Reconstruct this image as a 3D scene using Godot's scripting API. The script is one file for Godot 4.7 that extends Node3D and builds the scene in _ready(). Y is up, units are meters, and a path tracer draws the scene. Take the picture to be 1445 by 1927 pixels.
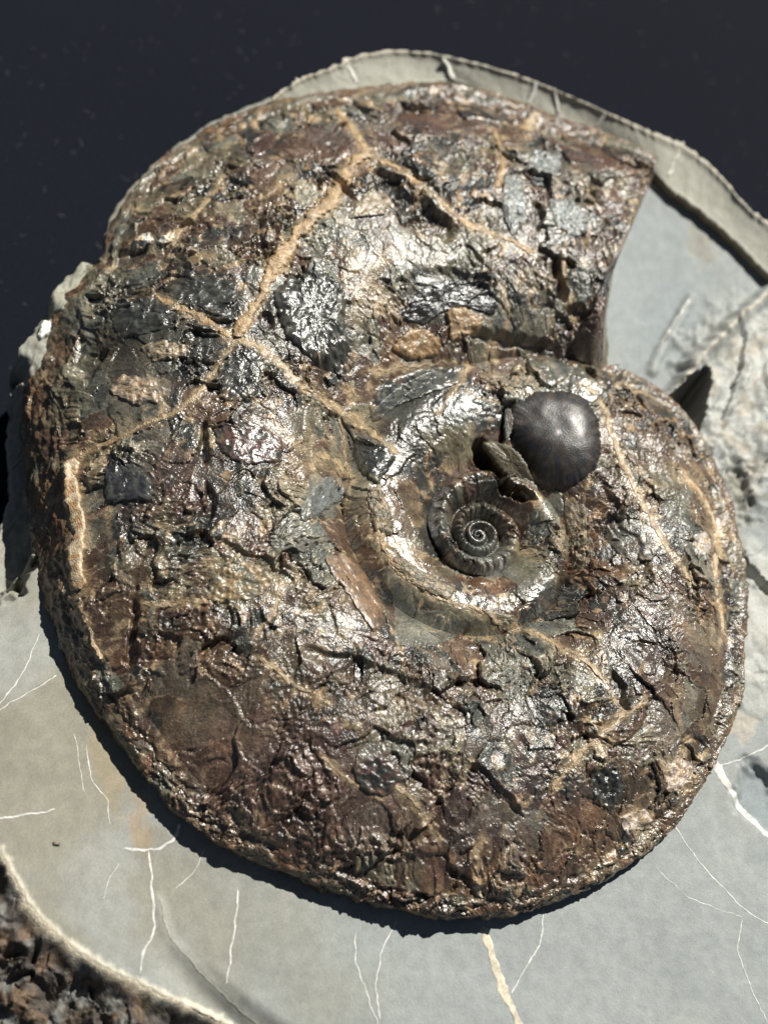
extends Node3D
# An ammonite in its grey stone, lying on dark cloth in hard sunlight.
# Lengths below are millimetres; heights are counted from the dressed face of the stone (FACE above the cloth).

const MM := 0.001
const FACE := 26.0
const FOV := 36.0
const PHOTO := Vector2(1445.0, 1927.0)

var eye := Vector3.ZERO
var axis_x := Vector3.RIGHT
var axis_y := Vector3.UP
var axis_z := Vector3.BACK
var centre := Vector2.ZERO          # middle of the coil, in plan

# ---------------------------------------------------------------- helpers
func ray(px: float, py: float) -> Vector3:
	var k := tan(deg_to_rad(FOV * 0.5)) / (PHOTO.y * 0.5)
	return (axis_x * ((px - PHOTO.x * 0.5) * k) - axis_y * ((py - PHOTO.y * 0.5) * k) - axis_z).normalized()

func at(px: float, py: float, h: float) -> Vector2:
	var d := ray(px, py)
	var t := (h - eye.y) / d.y
	return Vector2(eye.x + d.x * t, eye.z + d.z * t)

func on_shell(px: float, py: float) -> Vector2:
	var h := 12.0
	var p := at(px, py, h)
	for i in 14:
		h = lerpf(h, coil_height(p.x, p.y), 0.6)
		p = at(px, py, h)
	return p

func on_stone(px: float, py: float) -> Vector2:
	var h := 0.0
	var p := at(px, py, h)
	for i in 10:
		h = lerpf(h, stone_height(p.x, p.y), 0.6)
		p = at(px, py, h)
	return p

func noise(sd: int, freq: float, oct := 3, kind := FastNoiseLite.TYPE_SIMPLEX_SMOOTH, fractal := FastNoiseLite.FRACTAL_FBM) -> FastNoiseLite:
	var n := FastNoiseLite.new()
	n.seed = sd
	n.frequency = freq
	n.noise_type = kind
	n.fractal_type = fractal
	n.fractal_octaves = oct
	return n

func lin(table: Array, x: float) -> float:
	if x <= table[0][0]:
		return table[0][1]
	for i in range(1, table.size()):
		if x <= table[i][0]:
			return lerpf(table[i - 1][1], table[i][1], (x - table[i - 1][0]) / (table[i][0] - table[i - 1][0]))
	return table[-1][1]

func smooth_line(pts: PackedVector2Array, step: float) -> PackedVector2Array:
	var out := PackedVector2Array()
	for i in pts.size() - 1:
		var a := pts[maxi(i - 1, 0)]
		var b := pts[i]
		var c := pts[i + 1]
		var d := pts[mini(i + 2, pts.size() - 1)]
		var n := maxi(1, int(ceil(b.distance_to(c) / step)))
		for k in n:
			out.append(b.cubic_interpolate(c, a, d, float(k) / n))
	out.append(pts[-1])
	return out

# numbers in a string, read as photo points
func pts(text: String) -> PackedVector2Array:
	var out := PackedVector2Array()
	for pair in text.split(" ", false):
		var xy := pair.split(",")
		out.append(Vector2(xy[0].to_float(), xy[1].to_float()))
	return out

# ---------------------------------------------------------------- mesh of a grid
func grid_mesh(nu: int, nv: int, closed: bool, pos: PackedVector3Array, col: PackedColorArray, uv_size: float) -> ArrayMesh:
	var nor := PackedVector3Array()
	nor.resize(pos.size())
	var uv := PackedVector2Array()
	uv.resize(pos.size())
	var out := PackedVector3Array()
	out.resize(pos.size())
	for i in nu:
		var im := i - 1
		var ip := i + 1
		if closed:
			im = (i - 1 + nu) % nu
			ip = (i + 1) % nu
		else:
			im = maxi(im, 0)
			ip = mini(ip, nu - 1)
		var row := i * nv
		var rm := im * nv
		var rp := ip * nv
		for j in nv:
			var a := row + j
			var jm := maxi(j - 1, 0)
			var jp := mini(j + 1, nv - 1)
			var p := pos[a]
			var n := (pos[rp + j] - pos[rm + j]).cross(pos[row + jp] - pos[row + jm])
			nor[a] = n.normalized() if n.length_squared() > 1e-14 else Vector3.UP
			uv[a] = Vector2(p.x + p.y * 0.37, p.z - p.y * 0.61) / uv_size
			out[a] = Vector3(p.x, p.y + FACE, p.z) * MM
	var cells := (nu if closed else nu - 1) * (nv - 1)
	var idx := PackedInt32Array()
	idx.resize(cells * 6)
	var k := 0
	for i in (nu if closed else nu - 1):
		var r0 := i * nv
		var r1 := ((i + 1) % nu) * nv
		for j in nv - 1:
			idx[k] = r0 + j
			idx[k + 1] = r0 + j + 1
			idx[k + 2] = r1 + j
			idx[k + 3] = r1 + j
			idx[k + 4] = r0 + j + 1
			idx[k + 5] = r1 + j + 1
			k += 6
	var arrays := []
	arrays.resize(Mesh.ARRAY_MAX)
	arrays[Mesh.ARRAY_VERTEX] = out
	arrays[Mesh.ARRAY_NORMAL] = nor
	arrays[Mesh.ARRAY_TEX_UV] = uv
	arrays[Mesh.ARRAY_COLOR] = col
	arrays[Mesh.ARRAY_INDEX] = idx
	var m := ArrayMesh.new()
	m.add_surface_from_arrays(Mesh.PRIMITIVE_TRIANGLES, arrays)
	return m

var taken := {}
func part(called: String, m: Mesh, mat: Material, parent: Node, label := "") -> MeshInstance3D:
	var o := MeshInstance3D.new()
	var key := str(parent.get_instance_id()) + called
	var n: int = taken.get(key, 0)
	taken[key] = n + 1
	o.name = called if n == 0 else "%s_%03d" % [called, n]
	o.mesh = m
	o.material_override = mat
	o.cast_shadow = GeometryInstance3D.SHADOW_CASTING_SETTING_ON
	if label:
		o.set_meta("label", label)
	parent.add_child(o, true)
	return o

# ---------------------------------------------------------------- painted field: colour, relief and smoothness laid down in plan
const CELL := 0.25
const FX := 760
const FZ := 800
const FX0 := -92.0
const FZ0 := -100.0
class Field:
	var r := PackedFloat32Array()
	var g := PackedFloat32Array()
	var b := PackedFloat32Array()
	var a := PackedFloat32Array()
	var h := PackedFloat32Array()
	var f := PackedFloat32Array()
	func _init(n: int) -> void:
		for v in [r, g, b, a, h, f]:
			pass
		r.resize(n); g.resize(n); b.resize(n); a.resize(n); h.resize(n); f.resize(n)

var shell_field := Field.new(FX * FZ)
var stone_field := Field.new(FX * FZ)
var warp_n := noise(11, 0.16, 3)
var warp_m := noise(12, 0.16, 3)

func paint(fl: Field, cell: int, c: Color, alpha: float, dh: float, flat: float, w: float) -> void:
	var k := alpha * w
	if k > 0.0:
		fl.r[cell] = lerpf(fl.r[cell], c.r, k)
		fl.g[cell] = lerpf(fl.g[cell], c.g, k)
		fl.b[cell] = lerpf(fl.b[cell], c.b, k)
		fl.a[cell] = 1.0 - (1.0 - fl.a[cell]) * (1.0 - k)
	fl.h[cell] += dh * w
	fl.f[cell] = maxf(fl.f[cell], flat * w)

func blob(fl: Field, p: Vector2, rx: float, rz: float, turn: float, c: Color, alpha: float, dh := 0.0, flat := 0.0, soft := 0.45, ragged := 2.4) -> void:
	var reach := maxf(rx, rz) + ragged
	var cs := cos(turn)
	var sn := sin(turn)
	for j in range(maxi(0, int((p.y - reach - FZ0) / CELL)), mini(FZ, int((p.y + reach - FZ0) / CELL) + 1)):
		for i in range(maxi(0, int((p.x - reach - FX0) / CELL)), mini(FX, int((p.x + reach - FX0) / CELL) + 1)):
			var x := FX0 + i * CELL
			var z := FZ0 + j * CELL
			var dx := x - p.x + warp_n.get_noise_2d(x, z) * ragged
			var dz := z - p.y + warp_m.get_noise_2d(x, z) * ragged
			var q := Vector2((dx * cs + dz * sn) / rx, (-dx * sn + dz * cs) / rz).length()
			if q < 1.0:
				paint(fl, j * FX + i, c, alpha, dh, flat, 1.0 - smoothstep(1.0 - soft, 1.0, q))

func stroke(fl: Field, line: PackedVector2Array, w: float, c: Color, alpha: float, dh := 0.0, flat := 0.0, soft := 0.6, ragged := 0.8) -> void:
	# distance to the whole line, so that a stroke is laid down once
	var lo := line[0]
	var hi := line[0]
	for p in line:
		lo = lo.min(p)
		hi = hi.max(p)
	var reach := w + ragged
	var near := {}
	for k in line.size() - 1:
		var a := line[k]
		var b := line[k + 1]
		var l := a.min(b) - Vector2(reach, reach)
		var u := a.max(b) + Vector2(reach, reach)
		for j in range(maxi(0, int((l.y - FZ0) / CELL)), mini(FZ, int((u.y - FZ0) / CELL) + 1)):
			for i in range(maxi(0, int((l.x - FX0) / CELL)), mini(FX, int((u.x - FX0) / CELL) + 1)):
				var p := Vector2(FX0 + i * CELL, FZ0 + j * CELL)
				p += Vector2(warp_n.get_noise_2d(p.x * 3.0, p.y * 3.0), warp_m.get_noise_2d(p.x * 3.0, p.y * 3.0)) * ragged
				var d := p.distance_to(Geometry2D.get_closest_point_to_segment(p, a, b)) / w
				var cell := j * FX + i
				if d < 1.0 and d < near.get(cell, 1.0):
					near[cell] = d
	for cell in near:
		paint(fl, cell, c, alpha, dh, flat, 1.0 - smoothstep(1.0 - soft, 1.0, near[cell]))

func read(v: PackedFloat32Array, x: float, z: float) -> float:
	var u := clampf((x - FX0) / CELL, 0.0, FX - 1.001)
	var w := clampf((z - FZ0) / CELL, 0.0, FZ - 1.001)
	var i := int(u)
	var j := int(w)
	u -= i
	w -= j
	var k := j * FX + i
	return lerpf(lerpf(v[k], v[k + 1], u), lerpf(v[k + FX], v[k + FX + 1], u), w)

# ---------------------------------------------------------------- the coil: seam radius and heights along its growth, in turns
const PER := 360
var seam_log := PackedFloat32Array()      # log of the seam radius, from turn 0 to 6
var crest_h := PackedFloat32Array()
var seam_h := PackedFloat32Array()
var rim_foot := PackedFloat32Array()      # plan radius of the outermost bulge, by angle
var rim_foot_h := PackedFloat32Array()
var rim_top := PackedFloat32Array()       # plan radius of the outer shoulder
var rim_top_h := PackedFloat32Array()
var stone_edge := PackedFloat32Array()
const START := 4.858

func table_at(v: PackedFloat32Array, turn: float) -> float:
	var u := clampf(turn * PER, 0.0, v.size() - 1.001)
	var i := int(u)
	return lerpf(v[i], v[i + 1], u - i)

func loop_at(v: PackedFloat32Array, turn: float) -> float:
	var n := v.size()
	var u := fposmod(turn, 1.0) * n
	var i := int(u)
	return lerpf(v[i % n], v[(i + 1) % n], u - i)

# closed outline given in the photo, as radius by angle round the coil's middle
func outline(text: String, height: Callable, inward: Callable) -> PackedFloat32Array:
	var raw: Array[Vector2] = []
	for q in pts(text):
		var p := q + (Vector2(897, 1008) - q).normalized() * float(inward.call(q))
		var w := at(p.x, p.y, height.call(q)) - centre
		raw.append(Vector2(fposmod(w.angle() / TAU, 1.0), w.length()))
	raw.sort_custom(func(a, b): return a.x < b.x)
	var out := PackedFloat32Array()
	var n := 1440
	out.resize(n)
	var m := raw.size()
	for i in n:
		var t := float(i) / n
		var k := 0
		while k < m and raw[k].x <= t:
			k += 1
		var a := raw[(k - 1 + m) % m]
		var b := raw[k % m]
		var ta := a.x if k > 0 else a.x - 1.0
		var tb := b.x if k < m else b.x + 1.0
		var s := (t - ta) / maxf(tb - ta, 1e-5)
		out[i] = lerpf(a.y, b.y, s)
	# a little rounding of the corners
	for pass_ in 2:
		var c := out.duplicate()
		for i in n:
			out[i] = (c[(i - 1 + n) % n] + 2.0 * c[i] + c[(i + 1) % n]) / 4.0
	return out

# the heights that go with such an outline, by angle
func heights(text: String, height: Callable) -> PackedFloat32Array:
	var hs: Array[Vector2] = []
	for q in pts(text):
		var w := at(q.x, q.y, 5.0) - centre
		hs.append(Vector2(fposmod(w.angle() / TAU, 1.0), height.call(q)))
	hs.sort_custom(func(a, b): return a.x < b.x)
	var out := PackedFloat32Array()
	out.resize(1440)
	var m := hs.size()
	for i in 1440:
		var t := i / 1440.0
		var k := 0
		while k < m and hs[k].x <= t:
			k += 1
		var a := hs[(k - 1 + m) % m]
		var b := hs[k % m]
		var ta := a.x if k > 0 else a.x - 1.0
		var tb := b.x if k < m else b.x + 1.0
		out[i] = lerpf(a.y, b.y, clampf((t - ta) / maxf(tb - ta, 1e-5), 0.0, 1.0))
	return out

func seam(turn: float) -> float:
	return exp(table_at(seam_log, turn))

# which whorl: returns (turn of the whorl there, share of its width from the inner seam)
func whorl(x: float, z: float) -> Vector2:
	var w := Vector2(x - centre.x, z - centre.y)
	var r := w.length()
	var phi := fposmod(w.angle() / TAU, 1.0)
	var turn := phi
	while turn < 5.0 + phi and seam(turn) < r and turn + 1.0 <= START + 1.0:
		turn += 1.0
	var inner := seam(turn - 1.0) if turn >= 1.0 else 0.0
	var outer := seam(turn)
	if turn > START:
		outer = loop_at(rim_top, phi)
	return Vector2(turn, clampf((r - inner) / maxf(outer - inner, 0.01), 0.0, 1.0))

func coil_height(x: float, z: float) -> float:
	var q := whorl(x, z)
	return coil_profile(q.x, q.y)

func coil_profile(turn: float, t: float) -> float:
	var hi := table_at(seam_h, turn - 1.0) if turn >= 1.0 else table_at(seam_h, 0.0)
	var hc := table_at(crest_h, turn)
	var ho := table_at(seam_h, turn)
	var tc := lerpf(0.5, 0.60, smoothstep(2.6, 3.6, turn)) + 0.05 * sin(turn * 17.0)
	if turn > START:
		ho = loop_at(rim_top_h, turn)
		tc = 0.36 + 0.06 * sin(turn * 9.0)
		hc = lerpf(ho, hc, smoothstep(0.0, 16.0, loop_at(rim_top, turn) - seam(turn - 1.0)))
		hi = minf(hi, hc)
	if t < tc:
		var s := t / tc
		return lerpf(hi, hc, sin(pow(s, 0.85 if turn > START else 0.95) * PI * 0.5))
	var s2 := (t - tc) / (1.0 - tc)
	return lerpf(hc, ho, pow(s2, 2.1))

# ---------------------------------------------------------------- broken shell surface
var n_amp := noise(21, 0.055, 2)
var n_warp := noise(22, 0.22, 2)
var n_ridge := noise(23, 0.26, 4, FastNoiseLite.TYPE_SIMPLEX_SMOOTH, FastNoiseLite.FRACTAL_RIDGED)
var n_fine := noise(24, 1.1, 3)
var n_lump := noise(25, 0.5, 2)
var n_flake := noise(26, 0.5, 1, FastNoiseLite.TYPE_CELLULAR)
var n_tone := noise(27, 0.07, 3)
var n_tone2 := noise(28, 0.3, 4)
var n_grain := noise(29, 1.6, 2)
var n_wall := noise(30, 0.5, 4)
var n_wall2 := noise(31, 0.3, 3, FastNoiseLite.TYPE_SIMPLEX_SMOOTH, FastNoiseLite.FRACTAL_RIDGED)

const SEEDS := 64
var seed_x := PackedFloat32Array()
var seed_z := PackedFloat32Array()
var seed_v := PackedFloat32Array()
var plate_id := 0
var plate_gap := 0.0
var plate_tone := 0.5

func plates(x: float, z: float, size: float) -> float:
	var u := x / size
	var v := z / size
	var iu := int(floor(u))
	var iv := int(floor(v))
	var d1 := 9.0
	var d2 := 9.0
	var bx := 0.0
	var bz := 0.0
	var best := 0
	for j in range(-1, 2):
		for i in range(-1, 2):
			var k := ((iv + j) & 63) * SEEDS + ((iu + i) & 63)
			var dx := iu + i + seed_x[k] - u
			var dz := iv + j + seed_z[k] - v
			var d := dx * dx + dz * dz
			if d < d1:
				d2 = d1
				d1 = d
				best = k
				bx = dx
				bz = dz
			elif d < d2:
				d2 = d
	plate_id = best
	plate_gap = (sqrt(d2) - sqrt(d1)) * size
	var turn := seed_v[best] * 40.0
	return -(bx * cos(turn) + bz * sin(turn)) * size

# relief of the shell at a place; leaves the plate there in plate_id and plate_gap
func shell_relief(x: float, z: float, rough: float) -> float:
	var calm := 1.0 - read(shell_field.f, x, z)
	var amp := rough * (0.72 + 1.4 * n_amp.get_noise_2d(x, z))
	amp = maxf(amp, 0.36 * rough) * (0.25 + 0.75 * calm)
	var wx := x * 0.92 + z * 0.25 + n_warp.get_noise_2d(x * 0.4, z * 0.4) * 2.2 + n_fine.get_noise_2d(x * 0.9, z * 0.9) * 0.22
	var wz := z * 0.92 - x * 0.25 + n_warp.get_noise_2d(x * 0.4 + 71.0, z * 0.4 - 37.0) * 2.2 + n_fine.get_noise_2d(x * 0.9 + 31.0, z * 0.9) * 0.22
	var broken := n_amp.get_noise_2d(x + 400.0, z)
	var lean := plates(wx, wz, 5.8)
	var v := seed_v[plate_id]
	var gap := plate_gap
	var id := plate_id
	var d := (v - 0.5) * 0.62 + lean * 0.15
	d -= 0.4 * (1.0 - smoothstep(0.0, 0.25, gap)) * smoothstep(-0.2, 0.2, n_tone2.get_noise_2d(x * 0.5, z * 0.5))
	var lean2 := plates(wx * 0.9 + wz * 0.45 + 13.0, wz * 0.9 - wx * 0.45 + 29.0, 2.0)
	plate_tone = seed_v[plate_id]
	d += ((plate_tone - 0.5) * 0.26 + lean2 * 0.24) * (0.9 + 1.0 * broken)
	var lean3 := plates(wx * 0.7 - wz * 0.7 + 51.0, wz * 0.7 + wx * 0.7 + 3.0, 0.78)
	d += (lean3 * 0.40 + (seed_v[plate_id] - 0.5) * 0.07) * (0.7 + 1.4 * n_amp.get_noise_2d(x - 250.0, z * 1.4))
	plate_id = id
	plate_gap = gap
	d += n_ridge.get_noise_2d(x, z) * 0.10
	d += n_lump.get_noise_2d(x, z) * 0.10
	return d * amp + n_fine.get_noise_2d(x, z) * 0.035 * (0.4 + amp) + read(shell_field.h, x, z)

const CHAR := Color(0.026, 0.026, 0.022)
const BROWN := Color(0.076, 0.049, 0.029)
const PLUM := Color(0.074, 0.043, 0.035)
const OLIVE := Color(0.112, 0.103, 0.066)
const RUST := Color(0.15, 0.075, 0.035)
const TAN := Color(0.34, 0.252, 0.15)
const CREAM := Color(0.46, 0.37, 0.25)
const SLATE := Color(0.112, 0.118, 0.102)
const WHITE := Color(0.56, 0.55, 0.50)

func shell_colour(x: float, z: float) -> Color:
	var t := n_tone.get_noise_2d(x, z)
	var f := n_tone2.get_noise_2d(x, z)
	var v := seed_v[plate_id]
	var v2 := fposmod(v * 17.3, 1.0)
	var c := BROWN.lerp(PLUM, v2)
	c = c.lerp(CHAR, smoothstep(-0.1, 0.3, t + (v - 0.5) * 0.9 + (plate_tone - 0.5) * 0.35))
	c = c.lerp(OLIVE, smoothstep(-0.08, 0.3, -t + (v2 - 0.55) * 0.9 + f * 0.6) * 0.8)
	c = c.lerp(RUST, smoothstep(0.12, 0.55, f * 0.8 + (v - 0.6) * 0.35 + (plate_tone - 0.5) * 0.4) * 0.5)
	c = c.lerp(TAN, smoothstep(0.24, 0.6, f * 1.0 - t * 0.3 + 0.08 + (plate_tone - 0.5) * 0.3) * 0.5)
	c = c.lerp(SLATE, smoothstep(0.68, 0.9, v2 + f * 0.25) * 0.65)
	# sediment left in the cracks between the plates
	c = c.lerp(TAN, (1.0 - smoothstep(0.05, 0.3, plate_gap)) * smoothstep(0.0, 0.3, f + t * 0.6) * 0.6)
	var net := absf(n_warp.get_noise_2d(x * 0.8 + 90.0, z * 0.8) + 0.25 * f)
	c = c.lerp(CREAM.lerp(TAN, v2), (1.0 - smoothstep(0.012, 0.06, net)) * smoothstep(-0.1, 0.3, n_tone.get_noise_2d(x * 1.7 + 55.0, z * 1.7)) * 0.55)
	var a := read(shell_field.a, x, z)
	if a > 0.01:
		var p := Color(read(shell_field.r, x, z), read(shell_field.g, x, z), read(shell_field.b, x, z))
		c = c.lerp(p * (1.0 / maxf(a, 0.05)) if a < 0.98 else p, a * (0.82 + 0.3 * f))
	c = c * (0.72 + 0.56 * plate_tone) * (1.0 + 0.5 * n_grain.get_noise_2d(x, z))
	return Color(maxf(c.r, 0.012), maxf(c.g, 0.011), maxf(c.b, 0.010))

# ---------------------------------------------------------------- the stone
var n_slab := noise(41, 0.03, 3)
var n_slab2 := noise(42, 0.35, 4)
var n_rock := noise(43, 0.11, 5, FastNoiseLite.TYPE_SIMPLEX_SMOOTH, FastNoiseLite.FRACTAL_RIDGED)
var n_rock2 := noise(44, 0.09, 5)
var n_crust := noise(46, 0.075, 3)
var n_rock3 := noise(45, 0.9, 3)

# broken stone: leaning facets of two sizes
func facets(x: float, z: float, k: float) -> float:
	var wx := x * 0.8 + z * 0.5 + n_warp.get_noise_2d(x * 0.5, z * 0.5) * 3.0
	var wz := z * 0.8 - x * 0.5 + n_warp.get_noise_2d(x * 0.5 + 40.0, z * 0.5) * 3.0
	var d := plates(wx, wz, 6.0) * 0.34 + (seed_v[plate_id] - 0.5) * 1.3
	d += plates(wx + 17.0, wz * 0.8, 2.2) * 0.40 + (seed_v[plate_id] - 0.5) * 0.45
	return (d + n_ridge.get_noise_2d(x, z) * 0.3 + n_lump.get_noise_2d(x, z) * 0.2) * k

func stone_height(x: float, z: float) -> float:
	var rough := read(stone_field.f, x, z)
	var h := read(stone_field.h, x, z) + n_slab.get_noise_2d(x, z) * 0.7
	if rough > 0.01:
		h += rough * (n_rock.get_noise_2d(x * 0.8, z * 0.4 + x * 0.25) * 0.7 + n_rock2.get_noise_2d(x, z * 0.7) * 2.2 + facets(x * 0.7 + z * 0.3, z * 0.35 - x * 0.1, 0.36) + n_rock3.get_noise_2d(x, z) * 0.08)
	return h + n_slab2.get_noise_2d(x, z) * 0.03

func stone_colour(x: float, z: float) -> Color:
	var t := n_slab.get_noise_2d(x + 300.0, z)
	var f := n_slab2.get_noise_2d(x, z)
	var c := Color(0.200, 0.217, 0.212).lerp(Color(0.178, 0.170, 0.132), smoothstep(10.0, -55.0, x + t * 25.0))
	c = c.lerp(Color(0.24, 0.25, 0.238), smoothstep(0.0, 0.4, t) * 0.6)
	var a := read(stone_field.a, x, z)
	if a > 0.01:
		var p := Color(read(stone_field.r, x, z), read(stone_field.g, x, z), read(stone_field.b, x, z))
		c = c.lerp(p * (1.0 / maxf(a, 0.05)) if a < 0.98 else p, a)
	var rough := read(stone_field.f, x, z)
	c = c * (1.0 + (0.16 + 0.35 * rough) * f + 0.14 * n_grain.get_noise_2d(x, z))
	if rough > 0.05:
		var q := n_rock2.get_noise_2d(x * 2.2, z * 2.2)
		c = c.lerp(Color(0.33, 0.28, 0.21), smoothstep(0.05, 0.4, q) * 0.5 * rough)
	return c * 1.22

# ---------------------------------------------------------------- pieces laid over a surface
# a plate or boss with the outline given in the photo
func piece(outline_px: String, lift: float, power: float, bump: float, c: Color, c2: Color, shell := true, drop := 0.7, jag := 0.35, follow := 0.8) -> ArrayMesh:
	var ring := PackedVector2Array()
	var px := pts(outline_px)
	for q in px:
		ring.append(on_shell(q.x, q.y) if shell else on_stone(q.x, q.y))
	ring.append(ring[0])
	var smooth := PackedVector2Array()
	var n := ring.size() - 1
	for i in n:
		for k in 16:
			smooth.append(ring[i].cubic_interpolate(ring[i + 1], ring[(i - 1 + n) % n], ring[(i + 2) % n], k / 16.0).lerp(ring[i].lerp(ring[i + 1], k / 16.0), 0.6))
	var mid := Vector2.ZERO
	for q in smooth:
		mid += q
	mid /= smooth.size()
	var nu := smooth.size()
	var nv := 22
	var mid_h := 0.0
	var mean_r := 0.0
	for q in smooth:
		mean_r += q.distance_to(mid) / nu
	var ring_h := PackedFloat32Array()
	for q in smooth:
		ring_h.append(coil_height(q.x, q.y))
	for pass_ in 3:
		var was := ring_h.duplicate()
		for i in nu:
			var sum := 0.0
			for k in range(-14, 15):
				sum += was[(i + k + nu) % nu]
			ring_h[i] = sum / 29.0
	for v in ring_h:
		mid_h += v / nu
	var pos := PackedVector3Array()
	pos.resize(nu * nv)
	var col := PackedColorArray()
	col.resize(nu * nv)
	for i in nu:
		var b := smooth[i]
		var out_by := (b - mid).normalized() * (n_fine.get_noise_2d(b.x * 0.9, b.y * 0.9) + n_lump.get_noise_2d(b.x * 1.3, b.y * 1.3)) * jag
		for j in nv:
			var s := float(j) / (nv - 1)
			var to := b
			if power < 2.5:
				to = mid + (b - mid).normalized() * lerpf(mean_r, b.distance_to(mid), s)
			var p := mid.lerp(to, pow(s, 0.8)) + out_by * smoothstep(0.55, 1.0, s)
			var base := 0.0
			if power < 2.5:
				base = lerpf(mid_h, ring_h[i], s * s)
			else:
				base = coil_height(p.x, p.y) + shell_relief(p.x, p.y, 1.0) * follow if shell else stone_height(p.x, p.y)
			var h := lift * (1.0 - pow(s, power)) - drop * smoothstep(0.9, 1.0, s)
			if power < 2.5:
				h += (p - mid).dot(Vector2(0.16, -0.10)) * (1.0 - s * s)
			if power < 2.5:
				h += 0.2 * n_warp.get_noise_2d(p.x * 0.8 + 20.0, p.y * 0.8) * smoothstep(0.0, 0.25, s)
			else:
				h += bump * (n_ridge.get_noise_2d(p.x, p.y) * 0.35 + n_lump.get_noise_2d(p.x, p.y) * 0.7 + n_fine.get_noise_2d(p.x, p.y) * 0.3)
			pos[i * nv + j] = Vector3(p.x, base + h, p.y)
			var f := n_tone2.get_noise_2d(p.x * 1.5, p.y * 1.5)
			var tone := c.lerp(c2, smoothstep(-0.15, 0.35, f)) * (1.0 + 0.5 * n_grain.get_noise_2d(p.x, p.y))
			if shell and power < 8.5 and power > 2.5:
				tone = tone.lerp(shell_colour(p.x, p.y), smoothstep(0.55, 0.95, s + f * 0.5) * 0.7)
			col[i * nv + j] = tone
	return grid_mesh(nu, nv, true, pos, col, 22.0)

# a thin broken plate standing free: corners are photo points, each with its height
func sliver(corners: Array, thick: float, c: Color, c2: Color) -> ArrayMesh:
	var ring := PackedVector3Array()
	var mid := Vector3.ZERO
	for q in corners:
		var w := at(q[0], q[1], q[2])
		ring.append(Vector3(w.x, q[2], w.y))
		mid += ring[-1]
	mid /= ring.size()
	var n := ring.size()
	var per := 10
	var nu := n * per
	var nv := 18
	var pos := PackedVector3Array()
	var col := PackedColorArray()
	for i in nu:
		var b := ring[i / per].lerp(ring[(i / per + 1) % n], float(i % per) / per)
		b += (b - mid).normalized() * n_fine.get_noise_2d(b.x * 1.3, b.z * 1.3) * 0.35
		for j in nv:
			var p: Vector3
			if j < 12:
				p = mid.lerp(b, pow(j / 11.0, 0.8)) + Vector3.UP * (n_lump.get_noise_2d(b.x, b.z + j) * 0.1 - 0.12 * smoothstep(8.0, 11.0, j))
			else:
				p = b.lerp(mid, smoothstep(13.0, 17.0, j)) - Vector3.UP * thick * clampf((j - 11) / 2.0, 0.0, 1.0)
				p += Vector3(n_fine.get_noise_2d(p.x + j, p.z), 0, n_fine.get_noise_2d(p.x, p.z + j)) * 0.15
			pos.append(p)
			col.append(c.lerp(c2, smoothstep(0.6, 1.0, j / 11.0) * 0.8 if j < 12 else 0.5) * (1.0 + 0.5 * n_grain.get_noise_3d(p.x, p.y, p.z)))
	return grid_mesh(nu, nv, true, pos, col, 22.0)

# a vein along a line given in the photo
func vein(line_px: String, width_px: float, proud: float, c: Color, c2: Color, shell := true, wobble := 0.5) -> ArrayMesh:
	var line := PackedVector2Array()
	for q in pts(line_px):
		line.append(on_shell(q.x, q.y) if shell else on_stone(q.x, q.y))
	return vein_on(line, width_px * 0.09 * 0.5, proud, c, c2, func(p): return coil_height(p.x, p.y) + shell_relief(p.x, p.y, 0.6) if shell else stone_height(p.x, p.y), wobble, shell)

func vein_on(line: PackedVector2Array, half: float, proud: float, c: Color, c2: Color, height: Callable, wobble: float, shell_vein := false) -> ArrayMesh:
	line = smooth_line(line, 0.3)
	var nu := line.size()
	var nv := 9
	var pos := PackedVector3Array()
	pos.resize(nu * nv)
	var col := PackedColorArray()
	col.resize(nu * nv)
	var sink := 0.16 + 0.9 * proud
	for i in nu:
		var d := (line[mini(i + 1, nu - 1)] - line[maxi(i - 1, 0)]).normalized()
		var side := Vector2(-d.y, d.x)
		var p0 := line[i] + side * (warp_n.get_noise_2d(line[i].x * 1.6, line[i].y * 1.6) * 1.1 + 0.25 * warp_n.get_noise_2d(line[i].x * 6.0, line[i].y * 6.0)) * wobble
		var w := half * (1.0 + 1.5 * wobble * n_lump.get_noise_2d(p0.x * 0.5, p0.y * 0.5) + 0.9 * wobble * n_fine.get_noise_2d(p0.x, p0.y))
		w = maxf(w, half * 0.2)
		w *= smoothstep(0.0, 0.06, float(i) / nu) * smoothstep(0.0, 0.06, 1.0 - float(i) / nu) * 0.85 + 0.15
		for j in nv:
			var s := (float(j) / (nv - 1) - 0.5) * 2.0
			var p := p0 - side * s * w * 1.1
			var h: float = height.call(p)
			var ridge := proud * (1.0 if proud > 0.45 else 0.45)
			h += ridge * (1.0 - pow(absf(s), 3.0)) * (1.0 + 0.5 * wobble * n_lump.get_noise_2d(p.x, p.y)) - sink * smoothstep(0.8, 1.0, absf(s))
			h += (0.05 + proud * 0.5) * wobble * (n_fine.get_noise_2d(p.x, p.y) + 0.8 * n_ridge.get_noise_2d(p.x * 2.0, p.y * 2.0))
			pos[i * nv + j] = Vector3(p.x, h, p.y)
			var f := n_tone2.get_noise_2d(p.x * 1.5, p.y * 1.5)
			var tone := c.lerp(c2, smoothstep(-0.2, 0.35, f)) * (1.0 + 0.35 * n_grain.get_noise_2d(p.x, p.y))
			if shell_vein:
				tone = tone.lerp(shell_colour(p.x, p.y), smoothstep(0.0, 0.45, n_tone2.get_noise_2d(p.x + 200.0, p.y) + 0.1 * absf(s)) * 0.8)
			col[i * nv + j] = tone
	return grid_mesh(nu, nv, false, pos, col, 22.0)

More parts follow.
